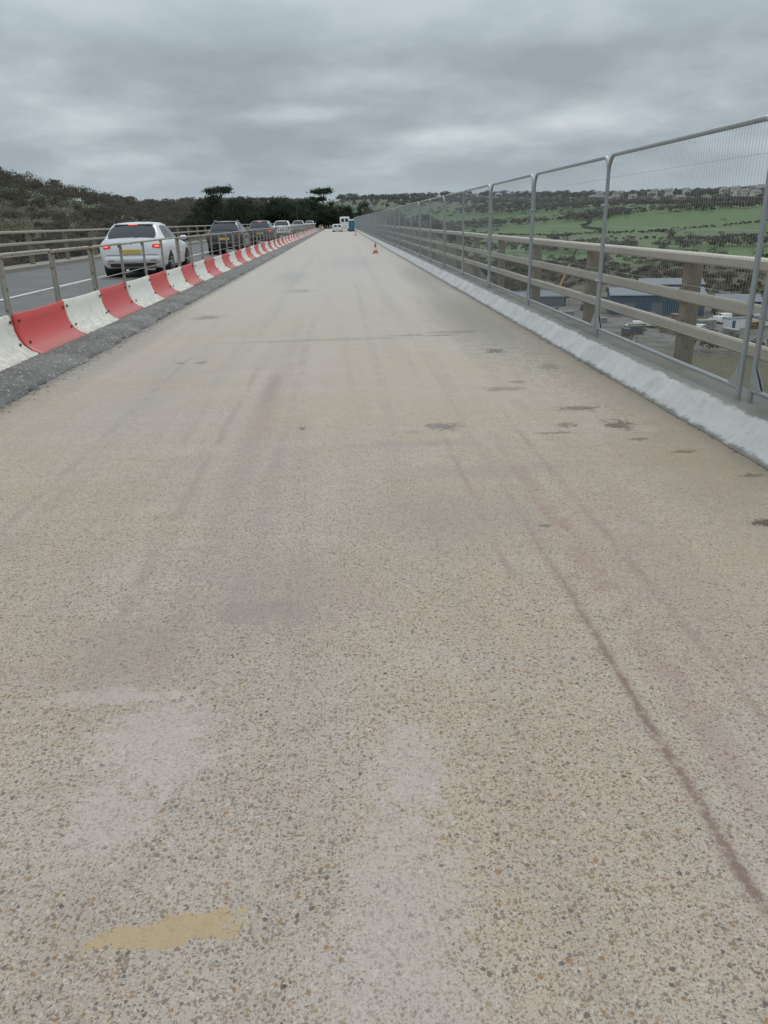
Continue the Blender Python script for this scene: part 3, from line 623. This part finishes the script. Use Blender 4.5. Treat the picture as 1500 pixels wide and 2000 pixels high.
def tree_proto(kind,h,nleaf,lsize):
    root=empty('pine_tree' if kind=='pine' else ('evergreen_tree' if kind=='ever' else 'bare_tree'))
    b=B()
    if kind=='pine':
        lean=random.uniform(-.4,.4); top=Vector((lean,0,h*.8)); b.tube([(0,0,-.5),(lean*.4,.1,h*.4),top],.28,8,r2=.12)
        nc=16; cc=[]
        for i in range(nc):
            a=random.uniform(0,6.28); rr=h*.28*math.sqrt(random.random()); p=Vector((lean+rr*math.cos(a),rr*math.sin(a),h*(.90-.10*(rr/(h*.3))**2)+random.uniform(-.25,.2))); cc.append(p)
            if i<10: b.tube([top*random.uniform(.7,1),(top+p)/2+Vector((0,0,-.3)),p],.09,5,r2=.03)
        sg=np.array([h*.055,h*.055,h*.022]); base=PAL['ever']
    else:
        b.tube([(0,0,-.5),(.1,.05,h*.3),(0,0,h*.7)],.22,8,r2=.07); nc=22 if kind=='ever' else 30; cc=[]
        for i in range(nc):
            a=random.uniform(0,6.28); t=random.random(); rr=h*.40*math.sqrt(random.random())*math.sin(math.pi*min(1,(t*.85+.15)))**.6
            p=Vector((rr*math.cos(a),rr*math.sin(a),h*(.22+.70*t))); cc.append(p)
            b.tube([(0,0,max(.5,p.z*.55)),(p.x*.5,p.y*.5,p.z*.8),p],.07,5,r2=.02)
        sg=np.array([h*.08,h*.08,h*.055]); base=PAL['ever'] if kind=='ever' else PAL['bare']
    b.obj('trunk',M_bark,root,True)
    cc=np.array([tuple(p) for p in cc]); idx=rng.integers(0,len(cc),nleaf); C=cc[idx]+rng.normal(size=(nleaf,3))*sg
    V,F=leaf_cloud(C,lsize); o=mk('crown',V,F.tolist(),M_leaf,root)
    ct=rng.normal(size=len(cc))*.18; bb=np.array(base)[rng.integers(0,len(base),len(cc))]
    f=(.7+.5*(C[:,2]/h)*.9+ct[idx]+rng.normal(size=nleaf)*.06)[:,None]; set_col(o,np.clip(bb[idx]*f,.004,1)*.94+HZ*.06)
    return root
def put(proto,locs,label,cat,grp):
    lab(proto,label,cat,grp)
    for i,(x,y,s) in enumerate(locs):
        z=float(TZ(x,y))
        if i==0: proto.location=(x,y,z); proto.scale=(s,s,s)
        else: children_copy(proto,(x,y,z),None,random.uniform(0,6.28),(s*random.uniform(.9,1.15),s,s*random.uniform(.92,1.08)))
evs=[tree_proto('ever',8,2600,.30) for _ in range(4)]
locs=[[],[],[],[]]
ev=[]
for i in range(30): t=i/29; ev.append((-34+24*t+random.uniform(-2,2),196+45*t+random.uniform(-12,12),random.uniform(.7,1.12)*(1.02-.08*t)))
for i in range(34): t=i/33; ev.append((-19+23*t+random.uniform(-1.5,1.5),262+random.uniform(-10,25),random.uniform(.8,1.18)*(1.12-.38*t)))
for i in range(8): ev.append((random.uniform(-58,-36),random.uniform(185,240),random.uniform(.55,.85)))
for i,e in enumerate(ev): locs[i%4].append(e)
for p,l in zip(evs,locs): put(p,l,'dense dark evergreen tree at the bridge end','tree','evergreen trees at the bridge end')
pn=tree_proto('pine',11.5,1500,.38); put(pn,[(-33,232,1.16),(-5.2,268,1.08),(-7.4,270,.98)],'umbrella pine with flat crown standing above other trees','tree','umbrella pines')
bs=[tree_proto('bare',8,3200,.18) for _ in range(3)]
lb=[[],[],[]]
for i in range(36):
    t=i/35; e=(-92+52*t+random.uniform(-3,3),232+random.uniform(-18,18),random.uniform(.75,1.2)); lb[i%3].append(e)
for i in range(18): e=(random.uniform(6,22),random.uniform(215,330),random.uniform(.4,.75)); lb[i%3].append(e)
for p,l in zip(bs,lb): put(p,l,'bare brown winter tree on the valley slope','tree','bare winter trees')
e2=tree_proto('ever',9,1500,.5); put(e2,[(13,420,1.25),(24,520,1.6),(-214,505,1.4),(-206,500,1.25),(-222,508,1.15),(-199,505,1.0),(-210,510,1.5)],'rounded evergreen tree standing on the skyline','tree','skyline trees')

# ------------------------------------------------------------ houses
M_hw=simple('house_render',(.58,.55,.52),.8); M_hr=simple('slate_roof',(.20,.19,.19),.8); M_hb=simple('brick_house_wall',(.42,.33,.29),.8); M_hg=simple('house_window',(.12,.13,.14),.3)
def house(w,dp,h,rf,wm):
    b=B(); a,c=w/2,dp/2
    b.add([(-a,-c,-4),(a,-c,-4),(a,c,-4),(-a,c,-4),(-a,-c,h),(a,-c,h),(a,c,h),(-a,c,h),(-a,0,h+rf),(a,0,h+rf)],[(0,1,5,4),(2,3,7,6),(1,2,6,9,5),(3,0,4,8,7)],0)
    b.add([(-a-.3,-c-.4,h-.2),(a+.3,-c-.4,h-.2),(a+.3,0,h+rf+.1),(-a-.3,0,h+rf+.1),(-a-.3,c+.4,h-.2),(a+.3,c+.4,h-.2)],[(0,1,2,3),(3,2,5,4)],1)
    b.box((a*.6,0,h+rf+.5),(.8,.8,1.6),0)
    for x in(-a*.55,0,a*.55):
        for z in(1.2,3.8):
            if z<h: b.box((x,-c-.03,z),(1.1,.06,1.2),2)
    return b.obj('house',[wm,M_hr,M_hg])
hs=[house(10,8,5.2,2.4,M_hw),house(14,8,5,2.2,M_hb),house(8,7,5.4,2.6,M_hw)]
hl=[[],[],[]]
for i in range(40):
    a=random.choice([random.uniform(.40,.52),random.uniform(.02,.09),random.uniform(.44,.53),random.uniform(.30,.4)]); r=random.uniform(1080,1300) if a>.1 else random.uniform(640,1000)
    hl[i%3].append((r*math.sin(a),r*math.cos(a)))
for h_,l in zip(hs,hl):
    lab(h_,'pale gabled house with slate roof on the hillside','house','houses on the far hillside')
    for i,(x,y) in enumerate(l):
        z=float(TZ(x,y))+ (3.8 if y>950 else 1.0)
        if i==0: h_.location=(x,y,z)
        else:
            k=h_.copy(); COL.objects.link(k); k.location=(x,y,z); k.rotation_euler[2]=random.uniform(-.6,.6)

# ------------------------------------------------------------ industrial yard
def clad(name,c):
    m,g,b=newmat(name); P=g.n('ShaderNodeTexCoord').outputs['Object']
    w=g.n('ShaderNodeTexWave',{'bands_direction':'X'},{'Vector':P,'Scale':1.5}).outputs[0]
    cc=g.mix(g.mr(w,.3,.7,0,.3),c,tuple(x*.6 for x in c)); cc=g.mix(g.mr(g.noise(P,.4,4),.4,.7,0,.4),cc,(.14,.14,.14))
    g.put(b.inputs['Base Color'],cc); b.inputs['Roughness'].default_value=.6; return m
M_blue=clad('blue_cladding',(.055,.10,.15)); M_groof=clad('grey_blue_roof',(.10,.135,.17)); M_door=simple('shutter_door',(.16,.18,.19),.5)
def shed(loc,w,dp,h,rz,wm,label):
    root=empty('industrial_shed',loc); root.rotation_euler[2]=rz
    b=B(); a,c=w/2,dp/2; b.add([(-a,-c,0),(a,-c,0),(a,c,0),(-a,c,0),(-a,-c,h),(a,-c,h),(a,c,h),(-a,c,h),(-a,0,h+1.5),(a,0,h+1.5)],[(0,1,5,4),(2,3,7,6),(1,2,6,9,5),(3,0,4,8,7)]); b.obj('wall',wm,root)
    b=B(); b.add([(-a-.4,-c-.5,h-.15),(a+.4,-c-.5,h-.15),(a+.4,0,h+1.6),(-a-.4,0,h+1.6),(-a-.4,c+.5,h-.15),(a+.4,c+.5,h-.15)],[(0,1,2,3),(3,2,5,4)]); b.obj('roof',M_groof,root)
    for x in(-a*.6,0,a*.6):
        b=B(); b.box((x,-c-.06,1.8),(3.2,.1,3.6)); b.obj('door',M_door,root)
    lab(root,label,'warehouse')
shed((96,240,-27.2),27,15,6.0,-.25,M_blue,'blue clad industrial shed with grey pitched roof')
shed((122,292,-27.2),22,14,4.5,-.25,M_groof,'grey clad warehouse beside the yard')
shed((70,268,-27.2),11,8,3.5,-.1,M_blue,'small blue workshop in the yard')
shed((118,232,-27.2),12,9,4,-.3,M_blue,'low blue workshop beside the big shed')
vv=make_car('yard_van',VAN,M_cw,(80,205,-27.1),(1,1,1),False,False,'white van parked in industrial yard',True); vv.rotation_euler[2]=1.2; vv['group']='vehicles parked in the industrial yard'
for x,y,r in[(84,207,.9),(88,209,1.0),(76,282,2),(79,286,1.7),(70,290,.4),(92,196,.6),(60,296,1.5),(84,288,1.2),(97,201,.9),(105,212,.4),(110,219,1.9),(73,300,.3),(66,280,1.1)]:
    children_copy(vv,(x,y,float(TZ(x,y))+.05),None,r)
cb=B().box((0,0,1.3),(6,2.4,2.6),0,.05).obj('site_cabin',M_cw); lab(cb,'white portable site cabin in the yard','cabin','site cabins'); cb.location=(66,292,-27)
q=B(); q.box((0,0,2.7),(6.2,2.6,.12)); q.obj('roof',M_groof,cb)
q=B(); q.box((-1.5,-1.22,1.2),(.9,.06,2)); q.obj('door',M_blue,cb)
for x,y in[(74,296),(104,203),(112,206)]: children_copy(cb,(x,y,float(TZ(x,y))),None,random.uniform(-.5,.5))
piles=[]
for nm,cc in (('stacked_timber',(.26,.19,.11)),('stacked_steel',(.12,.13,.14)),('stacked_block',(.30,.29,.27))):
    pl=B()
    for k in range(4): pl.box((random.uniform(-.2,.2),0,.35+k*.62),(4.6,1.6,.5),0,.03)
    piles.append(pl.obj('material_stack',simple(nm,cc,.8,0,.4,1.5)))
lb_=['stack of timber packs in the yard','stack of dark steel sections in the yard','stack of grey blocks in the yard']
for pl,l_ in zip(piles,lb_): lab(pl,l_,'stack','material stacks in the yard')
for i,pl in enumerate(piles): pl.location=(84+5*i,199,-27)
for i in range(60):
    x,y=random.uniform(58,128),random.uniform(185,305)
    if (x-96)**2/18**2+(y-240)**2/14**2<1: continue
    k=piles[i%3].copy(); COL.objects.link(k); k.location=(x,y,float(TZ(x,y))+random.uniform(-.9,0)); k.rotation_euler[2]=random.uniform(0,3)
root=empty('mobile_crane',(79,290,-27)); lab(root,'yellow mobile crane with raised boom in the yard','crane')
b=B(); b.box((0,0,1.2),(2.6,9,1.0),0,.15); b.box((0,3.9,2.1),(2.4,1.6,1.2),0,.2); b.obj('chassis',M_cb,root,True,30)
b=B(); b.box((0,-1,2.6),(2.2,3.4,1.5),0,.15); b.obj('upper_cab',M_cb,root,True,30)
b=B(); b.tube([(0,-1.5,3.0),(4.2,-.5,12)],.45,4); b.obj('boom',M_cb,root)
b=B(); b.tube([(4.2,-.5,12),(7.5,0.3,19.5)],.28,4); b.obj('boom_extension',M_blk,root)
b=B(); b.tube([(7.5,.3,19.5),(7.5,.3,12)],.03,4); b.box((7.5,.3,11.7),(.4,.4,.7)); b.obj('hook',M_blk,root)
for sx in(-1.1,1.1):
    for y in(-3,-1,1.5,3.4):
        b=B(); b.lathe([(.3,-.2),(.58,-.2),(.6,0),(.58,.2),(.3,.2)],16,(sx,y,.6),'x'); b.obj('wheel',M_tyre,root,True)

# ------------------------------------------------------------ sky
w=bpy.data.worlds.new('World'); sc.world=w; w.use_nodes=True; nt=w.node_tree; g=G(nt); bg=nt.nodes['Background']
D=g.n('ShaderNodeTexCoord').outputs['Generated']; s3=g.n('ShaderNodeSeparateXYZ',None,{0:D}); z=g.m('MAXIMUM',s3.outputs[2],0.0)
zz=g.m('ADD',z,.23); U=g.m('DIVIDE',s3.outputs[0],zz); Vv=g.m('DIVIDE',s3.outputs[1],zz)
cv=g.n('ShaderNodeCombineXYZ',None,{0:U,1:Vv,2:6.1}).outputs[0]
n1=g.noise(cv,1.8,6,.5,.15); n2=g.noise(g.vm('ADD',cv,(3.1,7.7,1.3))[0],4.6,4,.55,.15)
nn=g.m('ADD',g.m('MULTIPLY',n1,.76),g.m('MULTIPLY',n2,.24))
belt=g.m('MULTIPLY',g.mr(z,.11,.135),g.mr(z,.195,.165)); nb=g.m('SUBTRACT',nn,g.m('MULTIPLY',belt,.05))
belt2=g.m('MULTIPLY',g.mr(z,.045,.06),g.mr(z,.09,.072)); nb=g.m('SUBTRACT',nb,g.m('MULTIPLY',belt2,.02))
def brk(nb,cx,cz,rx,rz,k):
    d=g.n('ShaderNodeVectorMath',{'operation':'LENGTH'},{0:g.vm('MULTIPLY',g.vm('SUBTRACT',D,(cx,0,cz))[0],(1/rx,0,1/rz))[0]}).outputs['Value']
    d=g.m('ADD',d,g.m('MULTIPLY',g.m('SUBTRACT',n2,.5),4.5))
    return g.m('ADD',nb,g.mr(d,1.7,.0,0,k))
nb=brk(nb,-.09,.116,.085,.008,.16); nb=brk(nb,.10,.090,.08,.008,.08); nb=brk(nb,-.25,.104,.12,.006,.06)
cloud=g.ramp(nb,[(.36,(.33,.38,.42)),(.45,(.375,.43,.47)),(.52,(.43,.49,.53)),(.59,(.50,.56,.595)),(.68,(.63,.68,.71))])
hz=g.mr(z,.0,.09,.92,0.); cloud=g.mix(hz,cloud,g.mix(g.mr(z,.0,.05),(.44,.51,.565),(.375,.435,.485)))
up=g.mr(z,.165,.225,0,.82); cloud=g.mix(up,cloud,g.mix(g.mr(nn,.4,.6),(.475,.55,.60),(.555,.625,.67)))
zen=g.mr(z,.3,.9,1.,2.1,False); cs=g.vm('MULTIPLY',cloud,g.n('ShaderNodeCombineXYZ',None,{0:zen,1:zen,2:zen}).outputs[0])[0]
sk=g.n('ShaderNodeTexSky',{'sky_type':'NISHITA','sun_disc':False,'sun_elevation':math.radians(48),'sun_rotation':math.radians(200)}).outputs[0]
sk2=g.n('ShaderNodeVectorMath',{'operation':'SCALE'},{0:sk,'Scale':.06}).outputs[0]
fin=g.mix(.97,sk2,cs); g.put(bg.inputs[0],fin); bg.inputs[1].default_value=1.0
sl=bpy.data.lights.new('sun','SUN'); sl.energy=.8; sl.angle=math.radians(25); sl.color=(1,.95,.88)
so=bpy.data.objects.new('sun',sl); COL.objects.link(so); so.rotation_euler=(math.radians(42),0,math.radians(160))
# ------------------------------------------------------------ camera
cam=bpy.data.cameras.new('camera'); co=bpy.data.objects.new('camera',cam); COL.objects.link(co)
cam.lens=27; cam.sensor_width=36; cam.sensor_fit='AUTO'; cam.clip_end=12000; cam.clip_start=.05
right=Vector((.9982,-.0542,-.0232)).normalized(); fwd=Vector((.0424,.9338,-.3552)).normalized(); upv=right.cross(fwd).normalized(); right=fwd.cross(upv)
co.matrix_world=Matrix(((right.x,upv.x,-fwd.x,0),(right.y,upv.y,-fwd.y,0),(right.z,upv.z,-fwd.z,1.53),(0,0,0,1)))
sc.camera=co
